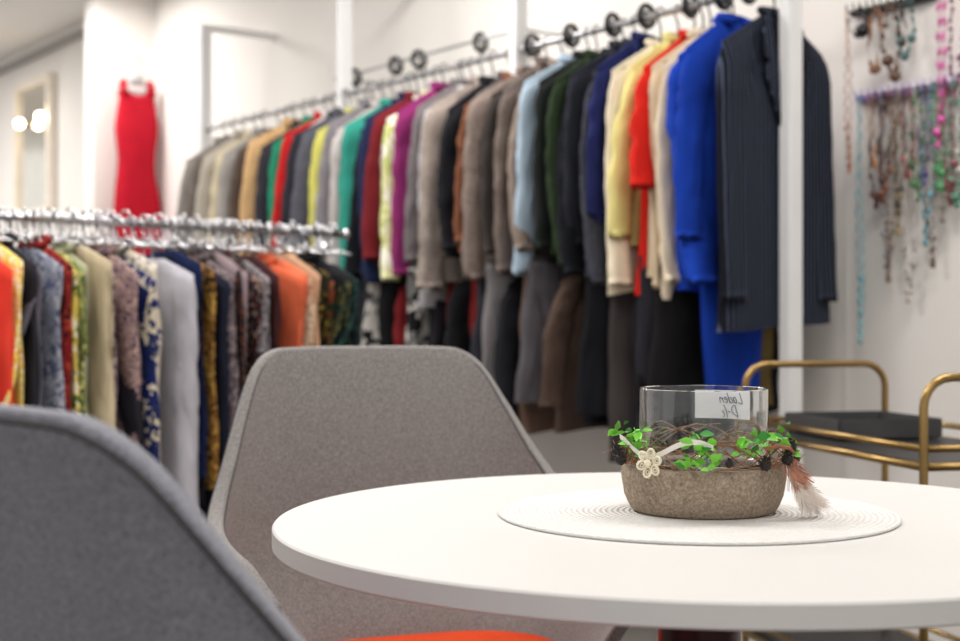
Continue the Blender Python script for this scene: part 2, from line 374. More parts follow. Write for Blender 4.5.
while tt<3.2:
    c,nmz=LC[(i*7)%len(LC)] if i>22 else LC[i]
    kk='floral' if nmz in('white','off-white') else 'plain'
    m_=fabric(c,kk,s(20,20,24),s(110,110,110),26) if kk=='floral' else fabric(c)
    typ=i%4; ex=.10 if 1<=i<=11 and i%2==0 else 0
    if i==0: trousers('trousers',R(tt,.02,HL-.07),RA,m_,length=.40,w=.10,th=.03,seed=300,label='olive gold folded trousers on the lower wall rail',cat='trousers',group='garments on the lower rail')
    elif typ==3:
        garment('jacket',R(tt,rg.uniform(-.02,.02),HL-.075),RA+rg.uniform(-.15,.15),m_,length=rg.uniform(.40,.50),th=.034,sleeve=rg.uniform(.36,.46),seed=300+i,crease=.012,label=nmz+' jacket hanging on the lower wall rail',cat='garment',group='garments on the lower rail')
    else:
        trousers('skirt' if typ==1 else 'trousers',R(tt,rg.uniform(-.03,.03),HL-.07),RA+rg.uniform(-.14,.14),m_,length=rg.uniform(.32,.48)+ex,w=rg.uniform(.14,.2),th=.034,flare=1.2 if typ==1 else 1.03,seed=300+i,
         label=nmz+(' skirt' if typ==1 else ' folded trousers')+' hanging on the lower wall rail',cat='skirt' if typ==1 else 'trousers',group='garments on the lower rail')
    tt+=rg.uniform(.062,.085); i+=1

# ---- low double rack (chrome)
LA=math.atan2(-.72,.69)
def Lk(t,off=0,z=0): return Vector((-1.095+.722*t-.692*off,3.2+.692*t+.722*off,z))
HK=1.206
lr=empty('garment_rack',Lk(.3,.2,0)); tag(lr,'chrome double-sided garment rack packed with blouses','garment rack')
base=Lk(.3,.2,0)
def addL(name,pts,r,mat=CHROME,seg=12):
    bm=bmesh.new(); tube(bm,[Lk(*p)-base for p in pts],r,seg); return mk(name,bm,mat,lr)
HF=HK-.022
for off,hz in((0,HK),(.46,HF)):
    addL('hanging_rail',[(-.75,off,hz),(1.0,off,hz)],.0105)
    for t in(-.75,1.0):
        bm=bmesh.new(); ball(bm,Lk(t,off,hz)-base,.015,2); mk('end_knob',bm,CHROME,lr)
for t in(-.6,.93):
    addL('end_frame',[(t,0,HK),(t,.03,HK-.12),(t,.19,HK-.3),(t,.23,.5),(t,.23,.10)],.012)
    addL('end_frame',[(t,.46,HF),(t,.43,HK-.12),(t,.27,HK-.3),(t,.23,.5)],.012)
    addL('foot',[(t,-.05,.10),(t,.51,.10)],.014)
    for o_ in(-.04,.5):
        bm=bmesh.new(); c=Lk(t,o_,.045)-base
        tube(bm,[c+Vector((-.015,0,0)),c+Vector((.015,0,0))],.045,16); mk('caster',bm,BLACKP,lr)
addL('base_bar',[(-.6,.23,.10),(.93,.23,.10)],.012)
F='floral'
LG=[(-.36,fabric(s(60,60,80)),.56,'slate blue blouse'),(-.28,fabric(s(200,190,180)),.56,'ecru blouse'),(-.2,fabric(s(150,40,40)),.56,'dark red blouse'),(-.12,fabric(s(228,80,62)),.57,'coral red blouse'),(-.062,fabric(s(232,70,54)),.56,'coral blouse'),
(-.025,fabric(s(230,206,104),F,s(240,232,210),s(222,156,60),60),.56,'yellow floral blouse'),(.005,fabric(s(40,38,46)),.54,'black top'),(.03,fabric(s(96,94,104)),.54,'dark grey blouse'),
(.058,fabric(s(134,138,154),F,s(84,90,116),s(164,164,172),50),.58,'grey blue print blouse'),(.080,fabric(s(122,26,30),F,s(40,16,20),s(168,62,44),60),.56,'dark red print blouse'),
(.105,fabric(s(210,188,88),F,s(80,106,46),s(234,224,190),44),.55,'yellow and green floral blouse'),(.128,fabric(s(120,130,78),F,s(54,80,42),s(212,202,128),60),.58,'olive floral blouse'),(.155,fabric(s(168,172,142)),.52,'pale olive blouse'),(.18,fabric(s(196,180,150)),.54,'sand blouse'),
(.215,fabric(s(162,144,142),F,s(96,70,88),s(190,174,166),56),.58,'dusty floral tunic'),(.245,fabric(s(154,128,124),F,s(70,56,82),s(188,158,146),66),.60,'grey rose print tunic'),(.268,fabric(s(36,34,42)),.52,'black top'),(.285,fabric(s(24,36,94),F,s(216,204,178),s(34,46,88),44),.58,'navy and cream blouse'),(.303,fabric(s(212,202,182),F,s(38,50,104),s(226,218,204),44),.54,'cream and navy blouse'),
(.388,fabric(s(182,180,188)),.62,'long light grey cardigan'),(.432,fabric(s(22,34,72)),.58,'navy blouse'),(.452,fabric(s(24,24,30)),.62,'black tunic'),(.474,fabric(s(138,94,44),F,s(40,30,26),s(200,158,80),64),.56,'brown and gold print blouse'),
(.498,fabric(s(30,34,50)),.62,'dark blouse'),(.518,fabric(s(100,88,94),F,s(50,46,52),s(154,142,142),60),.56,'grey print blouse'),(.548,fabric(s(154,136,140)),.56,'mauve grey blouse'),(.575,fabric(s(34,26,30),F,s(116,72,54),s(56,56,66),64),.58,'dark print blouse'),(.602,fabric(s(44,40,44),F,s(154,140,130),s(96,42,42),56),.56,'black print blouse'),(.632,fabric(s(112,106,110),F,s(50,46,50),s(160,152,154),60),.54,'grey print blouse'),(.660,fabric(s(66,34,36)),.56,'dark wine top'),
(.722,fabric(s(224,108,72)),.56,'coral orange blouse'),(.748,fabric(s(226,122,88)),.54,'apricot blouse'),(.772,fabric(s(194,152,120)),.52,'tan blouse'),(.795,fabric(s(200,172,146),F,s(134,98,70),s(216,198,172),60),.54,'tan print blouse'),(.820,fabric(s(40,34,24),F,s(150,128,54),s(28,24,28),60),.56,'black and olive print blouse'),
(.845,fabric(s(44,72,44),F,s(24,30,28),s(150,56,38),60),.55,'green print blouse'),(.87,fabric(s(30,30,34)),.55,'black blouse'),(.89,fabric(s(36,56,44),F,s(24,28,30),s(110,100,50),60),.56,'dark green print blouse'),(.925,fabric(s(24,34,36),F,s(40,70,66),s(18,20,24),60),.56,'black and teal print blouse')]
for i,(t,mt,L,desc) in enumerate(LG):
    dz=rg.uniform(-.016,.014); hk=.076-dz
    wide='cardigan' in desc
    garment('cardigan' if wide else 'blouse',Lk(t,-.01 if wide else rg.uniform(-.016,.016),HK-hk),LA+(0 if wide else rg.uniform(-.13,.11)),mt,length=L+rg.uniform(-.03,.04),w=.188 if wide else rg.uniform(.158,.176),th=.022 if wide else .010,
      sleeve=.48 if wide else (rg.choice([0,0,.2,.42,.46])),seed=700+i*7,drop=rg.uniform(.035,.06),crease=.012,collar=(i%3==0),hw=.10,
      label=desc+' hanging on the chrome rack',cat='garment',group='garments on the chrome rack',hookh=hk,hmat=CHROME,shr=.050 if wide else .034,rw=.0030,arm=.003,outw=.03)
for i in range(72):
    t=-.33+i*.018
    bm=bmesh.new(); hanger_mesh(bm,.04+.05*rg.random(),.014,.030+.024*rg.random(),.0026,.0028)
    o=mk('clothes_hanger',bm,CHROME,None,Lk(t,rg.uniform(-.01,.01),HK-.040),(0,0,LA+rg.uniform(-.5,.5))); tag(o,'small empty chrome wire hanger on the chrome rack','hanger','empty hangers on the chrome rack')
for i in range(26):
    t=-.36+i*.05
    garment('blouse',Lk(t,.46,HF-.075),LA+rg.uniform(-.1,.1),fabric(rg.choice([s(38,38,46),s(24,24,30),s(28,26,30),s(64,32,32),s(46,52,62),s(32,32,38)])),length=rg.uniform(.66,.86),w=.165,th=.02,sleeve=.4,seed=900+i*7,
      label='dark blouse hanging on the rear rail of the chrome rack',cat='garment',group='garments on the rear rail',hookh=.075,hmat=CHROME,shr=.04,hw=.1)

# ---- red dress on the pillar
RED=fabric(s(178,20,40))
bm=bmesh.new()
W=[(.088,),(.10,),(.106,),(.110,),(.100,),(.094,),(.104,),(.120,),(.130,),(.136,),(.142,),(.148,),(.155,)]
cloth_tube(bm,lambda v:interp(W,v)[0],lambda v:.03+.03*sm(v/.25),lambda x,ww:-.05*(1-(abs(x)/ww)**2)+.02,.92,55,nring=26,fold=.004,xp=.9,crease=.006)
px=R(4.75,.12,0)
dr=mk('dress',bm,RED,None,Vector((px.x+.125,px.y-.03,2.2)),(0,0,RA)); tag(dr,'sleeveless bright red dress on a white hanger at the pillar','dress')
for sd in(-1,1):
    bm=bmesh.new(); tube(bm,[(sd*.078,-.03,-.03),(sd*.080,-.015,.025),(sd*.072,0,.045),(sd*.080,.015,.025),(sd*.078,.03,-.03)],.018,8)
    mk('strap',bm,RED,dr)
bm=bmesh.new(); tube(bm,[(-.10,0,.0),(-.05,0,.03),(0,0,.045),(.05,0,.03),(.10,0,.0)],.009,8)
tube(bm,[(0,0,.05),(0,0,.12),(.025,0,.145),(.028,0,.17),(0,0,.19),(-.024,0,.17)],.006,8); ball(bm,(0,0,.06),.035,2,(1.3,.6,1))
mk('hanger',bm,M('hanger_grey',(.42,.42,.43),.4,noise=.1),dr)
p=wallbox('notice_sheet',4.735,4.75,.19,.29,1.85,2.22,M('paper_grey',(.5,.5,.52),.8,noise=.15,nscale=14)) 
tag(p,'pale grey printed sheet fixed to the pillar','poster')

# ---- mirror and globe lamps
mir=empty('wall_mirror',R(6.68,.34,2.1),RA); tag(mir,'tall mirror in a pale wooden frame on the wall','mirror')
WOODP=M('pale_wood',s(232,222,208),.5,noise=.05,nscale=12)
rbox('mirror_glass',(-.01,0,0),(.02,.62,.8),M('mirror',(.9,.86,.76),.12,1,noise=.03),mir)
for y in(-.33,.33): rbox('frame_side',(-.02,y,0),(.05,.06,.9),WOODP,mir)
for z in(-.43,.43): rbox('frame_rail',(-.02,0,z),(.05,.62,.06),WOODP,mir)
for t in(6.38,6.78):
    l=empty('wall_lamp',R(t,.26,2.27),RA); tag(l,'glowing globe wall lamp above the mirror','lamp','globe lamps')
    bm=bmesh.new(); ball(bm,(0,0,0),.028,3); mk('globe',bm,M('lamp_glow',(1,.86,.62),.4,emit=18),l)
    bm=bmesh.new(); tube(bm,[(.025,0,0),(.08,0,0)],.012,10); mk('lamp_arm',bm,BRASS,l)

# ---- necklaces on the wall board
brd=wallbox('display_board',-.95,0,.338,.35,.09,2.4,WHITE); tag(brd,'tall white display board carrying necklace rails','display board')
def neckrail(z,mat,t0,t1,lab):
    e=empty('necklace_rail',R((t0+t1)/2,.31,z),RA); tag(e,lab,'rail')
    L=abs(t1-t0); rbox('bar',(0.016,0,0),(.02,L,.018),mat,e)
    n=int(L/.022); bm=bmesh.new()
    for i in range(n):
        y=-L/2+.011+i*.022
        tube(bm,[(.008,y,.004),(-.016,y,.0),(-.022,y,.004),(-.024,y,.018)],.0022,5)
    mk('hook_row',bm,mat,e)
neckrail(1.565,M('purple_metal',s(158,136,196),.35,noise=.05),-.05,-.9,'purple hook rail holding necklaces')
neckrail(1.80,BLACKP,-.03,-.30,'black hook rail holding necklaces')
neckrail(1.93,BLACKP,-.30,-.9,'black hook rail holding long necklaces')
def necklace(t,z0,z1,col,r,wd,metal=0,pend=None,desc='bead'):
    bm=bmesh.new(); L=z0-z1; r=r*.45; n=max(14,int(2*L/(r*2.1))); n=min(n,240); sw=random.uniform(-.018,.018); v=random.uniform(.15,.7); fr=random.choice([1.7,2.6,.9,.5]); rn=random.Random(int(-t*1000)); lp=rn.uniform(.9,1.8)
    for i in range(n):
        u=i/(n-1)*2-1
        y=wd*lp*sin(pi*u)*(.6+.4*abs(u))+sw*(1-abs(u))+.002*sin(u*9+t*50)
        z=-L*(1-abs(u)**1.15)
        big=2.0 if (abs(u)<.35 and i%5==0) else 1
        ball(bm,(-.018+.004*sin(i),y,z),r*big*(1+v*sin(i*fr)),1)
    if pend: ball(bm,(-.018,sw,-L-pend*.8),pend,2,(.5,1,1.2))
    o=mk('necklace',bm,M('bead_'+desc.replace(' ','_'),col,.25,metal,noise=.5,nscale=60),None,R(t,.31,z0),(0,0,RA))
    tag(o,desc+' necklace hanging on the white board','necklace','necklaces on the board')
zb=lambda y:.967+(320-y)/1403*3.62
NL=[(-.085,345,s(120,188,198),.0068,.008,'turquoise'),(-.12,158,s(190,136,92),.006,.010,'amber'),(-.142,200,s(84,50,44),.011,.018,'dark red'),(-.160,262,s(140,140,146),.0055,.012,'silver'),(-.170,182,s(60,52,50),.009,.012,'onyx'),(-.182,194,s(126,80,62),.010,.020,'copper brown'),(-.198,275,s(124,104,90),.009,.014,'smoky'),(-.210,228,s(170,150,110),.006,.010,'golden'),
(-.224,210,s(52,48,48),.010,.018,'black'),(-.240,172,s(150,70,70),.009,.014,'cherry'),(-.256,296,s(176,170,164),.009,.018,'pearl'),(-.272,196,s(76,116,76),.011,.012,'green'),(-.292,180,s(96,88,136),.009,.012,'violet'),(-.300,262,s(110,96,88),.006,.012,'bronze'),(-.312,240,s(98,148,160),.009,.014,'aqua'),
(-.326,190,s(84,150,98),.011,.016,'bright green'),(-.342,218,s(140,132,124),.007,.012,'stone'),(-.356,202,s(124,58,66),.010,.012,'burgundy'),(-.38,205,s(90,138,116),.011,.014,'jade'),(-.40,185,s(220,214,206),.010,.016,'white'),(-.43,200,s(120,94,70),.010,.016,'wooden')]
for t,y,c,r,w_,d in NL: necklace(t,1.567,zb(y),c,r,w_,pend=(.009 if int(t*1000)%2==0 else None),desc=d)
for t,z0,y,c,r,w_,d in((-.045,1.80,165,s(190,126,88),.0060,.008,'copper'),(-.085,1.80,26,s(14,14,18),.018,.036,'black'),(-.14,1.80,66,s(150,106,78),.011,.016,'tan'),(-.185,1.80,74,s(96,68,52),.013,.020,'brown'),(-.21,1.80,44,s(70,60,60),.009,.014,'dark bead'),(-.24,1.80,54,s(76,112,112),.010,.018,'teal'),(-.35,1.93,150,s(220,90,166),.010,.006,'pink'),(-.395,1.93,110,s(130,80,100),.010,.02,'plum')):
    necklace(t,z0,zb(y),c,r,w_,desc=d)

# ---- brass cart
A=Vector((.567,3.0,0)); cdir=Vector((.23,-.973,0)); pdir=Vector((.973,.23,0))
cart=empty('serving_cart',A,0); tag(cart,'brass tube serving cart with black trays','cart')
def cp(a,b,z): v=cdir*a+pdir*b; return Vector((v.x,v.y,z))
LC_,WC=.71,.33
for a in(0,LC_):
    bm=bmesh.new(); r=.05; zt=.873; pts=[cp(a,0,.09),cp(a,0,.5),cp(a,0,zt-r)]
    for k in range(1,6): th=pi/2*k/5; pts.append(cp(a,r-r*cos(th),zt-r+r*sin(th)))
    for k in range(0,5): th=pi/2*k/5; pts.append(cp(a,WC-r+r*sin(th),zt-r+r*cos(th)))
    pts+= [cp(a,WC,zt-r),cp(a,WC,.5),cp(a,WC,.09)]
    tube(bm,pts,.0075,12); mk('end_frame',bm,BRASS,cart)
    for b in(0,WC):
        bm=bmesh.new(); c=cp(a,b,.045); tube(bm,[c-pdir*.011,c+pdir*.011],.045,20); mk('wheel',bm,BLACKP,cart)
        bm=bmesh.new(); tube(bm,[cp(a,b,.04),cp(a,b,.1)],.007,8); mk('wheel_stem',bm,BRASS,cart)
rz=math.atan2(cdir.y,cdir.x)
for z in(.725,.30):
    rbox('tray',cp(LC_/2,WC/2,z),(LC_-.02,WC-.02,.012),BLACKP,cart,rz,.003)
    bm=bmesh.new(); tube(bm,[cp(0,0,z+.030),cp(LC_,0,z+.030),cp(LC_,WC,z+.030),cp(0,WC,z+.030)],.006,8,closed=True); mk('tray_rail',bm,BRASS,cart)
    bm=bmesh.new(); tube(bm,[cp(0,0,z),cp(LC_,0,z),cp(LC_,WC,z),cp(0,WC,z)],.007,8,closed=True); mk('tray_rim',bm,BRASS,cart)
DKG=M('dark_grey_plastic',(.045,.045,.048),.6,noise=.3)
bx=empty('storage_box',A+cp(.17,.180,.732),rz); tag(bx,'low open black box lying on the brass cart tray','box')
rbox('bottom',(0,0,.004),(.24,.22,.006),DKG,bx)
for y in(-.11,.11): rbox('side',(0,y,.022),(.24,.006,.038),DKG,bx,bev=.002)
for x in(-.12,.12): rbox('side',(x,0,.022),(.006,.22,.038),DKG,bx,bev=.002)

# ---------------------------------------------------------------- chairs
def chairfab(col):
    m,nt,b=newmat('chair_wool'); b.inputs['Roughness'].default_value=.95; b.inputs['Sheen Weight'].default_value=.15
    tc=nt.nodes.new('ShaderNodeTexCoord'); n=nt.nodes.new('ShaderNodeTexNoise'); n.inputs['Scale'].default_value=420; n.inputs['Detail'].default_value=3
    nt.links.new(tc.outputs['Object'],n.inputs['Vector']); r=nt.nodes.new('ShaderNodeValToRGB')
    r.color_ramp.elements[0].position=.36;r.color_ramp.elements[1].position=.64
    r.color_ramp.elements[0].color=c4([x*.68 for x in col]); r.color_ramp.elements[1].color=c4([x*1.35 for x in col])
    nt.links.new(n.outputs['Fac'],r.inputs['Fac']); nt.links.new(r.outputs['Color'],b.inputs['Base Color'])
    bp=nt.nodes.new('ShaderNodeBump'); bp.inputs['Strength'].default_value=.4; bp.inputs['Distance'].default_value=.001
    nt.links.new(n.outputs['Fac'],bp.inputs['Height']); nt.links.new(bp.outputs['Normal'],b.inputs['Normal'])
    return m
CF=chairfab(s(128,124,122)); CF2=chairfab(s(132,133,142)); PIPE=M('piping_dark',s(60,58,60),.8,noise=.1)
ORANGE=fabric(s(214,70,30)); LEGM=M('black_steel',(.015,.015,.016),.4,.5,noise=.1)
PL=[(0,.25,.924),(.06,.25,.924),(.12,.248,.923),(.166,.242,.918),(.200,.228,.893),(.232,.208,.83),(.263,.18,.755),(.290,.145,.700),(.307,.095,.672),(.313,.03,.660),(.310,-.04,.652),(.298,-.11,.640),(.276,-.17,.600)]
def chair(loc,rz,label,cush,CF,kz=1.0):
    def shellpt(sg,v,off=0):
        sd=1 if sg>=0 else -1; x,y,T=interp(PL,abs(sg)); x*=sd; T*=kz
        zb_=.40; z=zb_+(T-zb_)*v
        q=.72+.28*sm((z-zb_)/.22)
        back=sm(max(0,y)/.25)
        X=x*q; Y=y*q+ .11*back*max(0,(z-.48)/.44)**1.2
        e=.01; a=interp(PL,max(0,abs(sg)-e)); b=interp(PL,min(1,abs(sg)+e)); tx,ty=(b[0]-a[0])*sd,(b[1]-a[1])
        l=math.hypot(tx,ty) or 1; nx,ny=-ty/l,tx/l
        if nx*x+ny*y<0: nx,ny=-nx,-ny
        return Vector((X+nx*off,Y+ny*off,z))
    e=empty('chair',(loc[0],loc[1],0),rz); tag(e,label,'chair','shell chairs around the table')
    bm=bmesh.new(); NS,NV=84,18; th=.024
    outer=[[bm.verts.new(shellpt(-1+2*i/NS,j/NV,0)) for j in range(NV+1)] for i in range(NS+1)]
    inner=[[bm.verts.new(shellpt(-1+2*i/NS,j/NV,-th)) for j in range(NV+1)] for i in range(NS+1)]
    for i in range(NS):
        for j in range(NV):
            bm.faces.new((outer[i][j],outer[i+1][j],outer[i+1][j+1],outer[i][j+1]))
            bm.faces.new((inner[i][j],inner[i][j+1],inner[i+1][j+1],inner[i+1][j]))
        bm.faces.new((outer[i][NV],outer[i+1][NV],inner[i+1][NV],inner[i][NV]))
        bm.faces.new((outer[i][0],inner[i][0],inner[i+1][0],outer[i+1][0]))
    for i in(0,NS):
        for j in range(NV): bm.faces.new((outer[i][j],outer[i][j+1],inner[i][j+1],inner[i][j]))
    o=mk('backrest_shell',bm,CF,e)
    bv=o.modifiers.new('bevel','BEVEL'); bv.width=.006; bv.segments=4; bv.limit_method='ANGLE'; bv.angle_limit=math.radians(50)
    for off in(.0003,-th-.0003):
        bm=bmesh.new()
        tube(bm,[shellpt(-.985+1.97*i/96,1,off)-Vector((0,0,.008)) for i in range(97)],.0019,6)
        mk('seam_piping',bm,PIPE,e)
    def pad(name,z0,z1,sx,sy,cy,mat):
        bm=bmesh.new(); n=48; rings=[]
        prof=[(.0,z0),(.9,z0),(1.0,z0+(z1-z0)*.3),(1.0,z0+(z1-z0)*.7),(.94,z1-.004),(.6,z1+.002),(0,z1+.004)]
        for f,z in prof:
            if f==0: rings.append([bm.verts.new((0,cy,z))]); continue
            ring=[]
            for k in range(n):
                a=2*pi*k/n; ca,sa=cos(a),sin(a)
                ring.append(bm.verts.new((sx*f*math.copysign(abs(ca)**.6,ca),cy+sy*f*math.copysign(abs(sa)**.6,sa),z)))
            rings.append(ring)
        for A_,B_ in zip(rings,rings[1:]):
            for k in range(n):
                k2=(k+1)%n
                if len(A_)==1: bm.faces.new((A_[0],B_[k],B_[k2]))
                elif len(B_)==1: bm.faces.new((A_[k],A_[k2],B_[0]))
                else: bm.faces.new((A_[k],A_[k2],B_[k2],B_[k]))
        return mk(name,bm,mat,e)
    pad('seat',.395,.44,.21,.205,-.01,LEGM)
    pad('seat_cushion',.44,.474,.236,.195,-.01,cush)
    for sx,sy in((-1,-1),(1,-1),(-1,1),(1,1)):
        bm=bmesh.new(); tube(bm,[(sx*.12,sy*.12,.40),(sx*.17,sy*.17,.2),(sx*.22,sy*.22,0.0)],[.016,.014,.011],12); mk('leg',bm,LEGM,e)
    return e
chair((-.073,2.05),math.radians(20),'grey wool shell chair with an orange seat cushion',ORANGE,CF)
chair((-.132,1.205),math.radians(138),'grey wool shell chair turned towards the round table',ORANGE,CF2,.988)

# ---------------------------------------------------------------- table
TX,TY,TZ=.241,1.543,.75
tb=empty('round_table',(TX,TY,0)); tag(tb,'round white laminate table on a dark pedestal','table')
bm=bmesh.new(); R0=.465
lathe(bm,[(0,.7275),(R0-.002,.7275),(R0,.7295),(R0,.748),(R0-.002,.75),(0,.75)],160)
esplit(mk('table_top',bm,M('white_laminate',(.71,.70,.68),.4,noise=.01,nscale=3),tb))
bm=bmesh.new(); lathe(bm,[(0,.02),(.045,.02),(.045,.70),(.10,.712),(.10,.728),(0,.728)],48)
esplit(mk('pedestal',bm,M('pedestal_dark_red',s(56,30,30),.25,.6,noise=.1),tb))
bm=bmesh.new(); lathe(bm,[(0,0),(.25,0),(.25,.012),(.08,.03),(0,.03)],64); esplit(mk('foot_plate',bm,LEGM,tb))
# placemat
m,nt,b=newmat('woven_mat'); b.inputs['Roughness'].default_value=.85; b.inputs['Specular IOR Level'].default_value=.2
tc=nt.nodes.new('ShaderNodeTexCoord'); w=nt.nodes.new('ShaderNodeTexWave'); w.wave_type='RINGS'; w.rings_direction='Z'; w.inputs['Scale'].default_value=48; w.inputs['Distortion'].default_value=1.2; w.inputs['Detail Scale'].default_value=3
nt.links.new(tc.outputs['Object'],w.inputs['Vector']); n=nt.nodes.new('ShaderNodeTexNoise'); n.inputs['Scale'].default_value=240; nt.links.new(tc.outputs['Object'],n.inputs['Vector'])
mx=nt.nodes.new('ShaderNodeMath'); mx.operation='ADD'; nt.links.new(w.outputs['Fac'],mx.inputs[0]); nt.links.new(n.outputs['Fac'],mx.inputs[1])
bp=nt.nodes.new('ShaderNodeBump'); bp.inputs['Strength'].default_value=.8; bp.inputs['Distance'].default_value=.002
nt.links.new(mx.outputs[0],bp.inputs['Height']); nt.links.new(bp.outputs['Normal'],b.inputs['Normal'])
rp=nt.nodes.new('ShaderNodeValToRGB'); rp.color_ramp.elements[0].color=c4((.58,.565,.545)); rp.color_ramp.elements[0].position=.2; rp.color_ramp.elements[1].color=c4((.80,.79,.77)); rp.color_ramp.elements[1].position=.8
nt.links.new(mx.outputs[0],rp.inputs['Fac']); nt.links.new(rp.outputs['Color'],b.inputs['Base Color'])
bm=bmesh.new(); lathe(bm,[(0,0),(.219,0),(.221,.0018),(.219,.0036),(0,.0036)],96)
o=esplit(mk('placemat',bm,m,None,(TX+.0,1.568,.7502))); tag(o,'round white woven placemat lying on the table','placemat')

# ---------------------------------------------------------------- centrepiece
CX,CY,CZ=.2505,1.574,.7539
ch=empty('candle_holder',(CX,CY,CZ)); tag(ch,'stone bowl candle holder with glass, twigs and green leaves','candle holder')
m,nt,b=newmat('rough_stone'); b.inputs['Roughness'].default_value=.9
tc=nt.nodes.new('ShaderNodeTexCoord'); n=nt.nodes.new('ShaderNodeTexNoise'); n.inputs['Scale'].default_value=260; n.inputs['Detail'].default_value=9; n.inputs['Roughness'].default_value=.85
nt.links.new(tc.outputs['Object'],n.inputs['Vector']); rp=nt.nodes.new('ShaderNodeValToRGB'); E=rp.color_ramp.elements
E[0].position=.32;E[0].color=c4(s(112,94,78));E[1].position=.70;E[1].color=c4(s(240,226,210)); e_=E.new(.5); e_.color=c4(s(186,164,142))
nt.links.new(n.outputs['Fac'],rp.inputs['Fac']); nt.links.new(rp.outputs['Color'],b.inputs['Base Color'])
bp=nt.nodes.new('ShaderNodeBump'); bp.inputs['Strength'].default_value=1; bp.inputs['Distance'].default_value=.004; nt.links.new(n.outputs['Fac'],bp.inputs['Height']); nt.links.new(bp.outputs['Normal'],b.inputs['Normal'])
bm=bmesh.new(); lathe(bm,[(0,0),(.0750,0),(.0800,.0025),(.0842,.009),(.0878,.019),(.0900,.029),(.0912,.038),(.0914,.044),(.0908,.049),(.0885,.052),(.083,.053),(.078,.0515),(.076,.049),(0,.048)],160)
for v in bm.verts:
    r=math.hypot(v.co.x,v.co.y)
    if r>.06 and v.co.z>.004:
        a=math.atan2(v.co.y,v.co.x); f=1+.003*sin(a*17+v.co.z*300)+.002*sin(a*41-v.co.z*500)+random.uniform(-.005,.005)
        v.co.x*=f; v.co.y*=f
mk('stone_bowl',bm,m,ch)
g,nt,b=newmat('clear_glass'); b.inputs['Base Color'].default_value=(.98,.99,.985,1); b.inputs['Roughness'].default_value=.0; b.inputs['Transmission Weight'].default_value=1; b.inputs['IOR'].default_value=1.45
gr=.0715; GT=.1375; bm=bmesh.new(); prof=[(0,.0495),(gr-.004,.0495),(gr,.053)]+[(gr,.053+(GT-.0536)*k/8) for k in range(1,9)]+[(gr-.0003,GT-.0001),(gr-.0009,GT),(gr-.0015,GT-.0001),(gr-.0018,GT-.0006)]+[(gr-.0018,GT-.0006-(GT-.0566)*k/8) for k in range(1,9)]+[(gr-.006,.0535),(0,.0535)]
lathe(bm,prof,128)
esplit(mk('glass_cylinder',bm,g,ch),28)
rl=gr-.0026; bm=bmesh.new(); n=16; a0,a1=math.radians(30),math.radians(89)
lo=[bm.verts.new((rl*cos(a0+(a1-a0)*k/n),rl*sin(a0+(a1-a0)*k/n),.099)) for k in range(n+1)]
hi=[bm.verts.new((rl*cos(a0+(a1-a0)*k/n),rl*sin(a0+(a1-a0)*k/n),.1320)) for k in range(n+1)]
for k in range(n): bm.faces.new((lo[k],lo[k+1],hi[k+1],hi[k]))
mk('paper_label',bm,M('label_paper',(.92,.925,.94),.7,noise=.01),ch)
INK=M('ink',(.05,.05,.13),.6,noise=.1)
def strokes(L,size,ang0,z,r=.00042):
    bm=bmesh.new()
    for st in L:
        if len(st)>2:
            st2=[interp(st,k/(len(st)*5)) for k in range(len(st)*5+1)]
        else: st2=st
        tube(bm,[((rl-.0006)*cos(ang0+(x+.3*y)*size/rl),(rl-.0006)*sin(ang0+(x+.3*y)*size/rl),z+y*size) for x,y in st2],r,5)
    mk('handwriting',bm,INK,ch)
strokes([[(0.05,1),(.02,.5),(0,0),(.25,.0),(.45,.05)],[(.9,.5),(.7,.55),(.6,.25),(.7,0),(.88,.15),(.92,.5),(.95,0)],[(1.35,.45),(1.15,.5),(1.08,.2),(1.2,0),(1.38,.15),(1.45,1),(1.42,0)],
 [(1.6,.25),(1.85,.35),(1.78,.55),(1.62,.4),(1.65,.05),(1.9,.08)],[(2.05,0),(2.08,.5),(2.12,.35),(2.3,.52),(2.38,.3),(2.4,0)]],.0120,math.radians(40),.1175)
strokes([[(0,0),(.03,.5),(.06,1),(.4,.85),(.5,.4),(.02,-.05)],[(.7,.45),(.95,.42)],[(1.2,1.05),(1.1,.5),(1.18,-.1)],[(1.5,.5),(1.35,.1),(1.6,-.1)]],.0125,math.radians(45),.1020)
# twigs
rnd=random.Random(3); bm=bmesh.new()
for q in range(28):
    a0=rnd.uniform(0,2*pi); span=rnd.uniform(1.0,3.0); rad=rnd.uniform(.075,.090); ph=rnd.random()*6; z0=rnd.uniform(.056,.076); pts=[]
    for k in range(22):
        u=k/21; a=a0+span*u; rr=rad+.010*sin(5*u*span+ph)+(.014*max(0,u-.85)/.15*rnd.random()); rr=max(rr,.0745)
        pts.append((rr*cos(a),rr*sin(a),max(.055,z0+.020*sin(3.1*u*span+ph*2))))
    tube(bm,pts,rnd.uniform(.0004,.0010),5)
for q in range(12):
    a=rnd.uniform(-.9,.7)+(pi if q%2 else 0); r1=.085; r2=rnd.uniform(.100,.114); z=rnd.uniform(.058,.074)
    tube(bm,[(r1*cos(a),r1*sin(a),z),((r1+r2)/2*cos(a+.05),(r1+r2)/2*sin(a+.05),z+rnd.uniform(-.01,.015)),(r2*cos(a),r2*sin(a),z+rnd.uniform(-.015,.015))],[.0010,.0007,.0003],5)
mk('twig_wreath',bm,M('twig_brown',s(140,98,68),.8,noise=.45,nscale=80),ch)
bm=bmesh.new()
def ribbon(pts,w):
    pv=None
    for p in pts:
        a=bm.verts.new(p); b_=bm.verts.new((p[0]*1.01,p[1]*1.01,p[2]+w))
        if pv: bm.faces.new((pv[0],a,b_,pv[1]))
        pv=(a,b_)
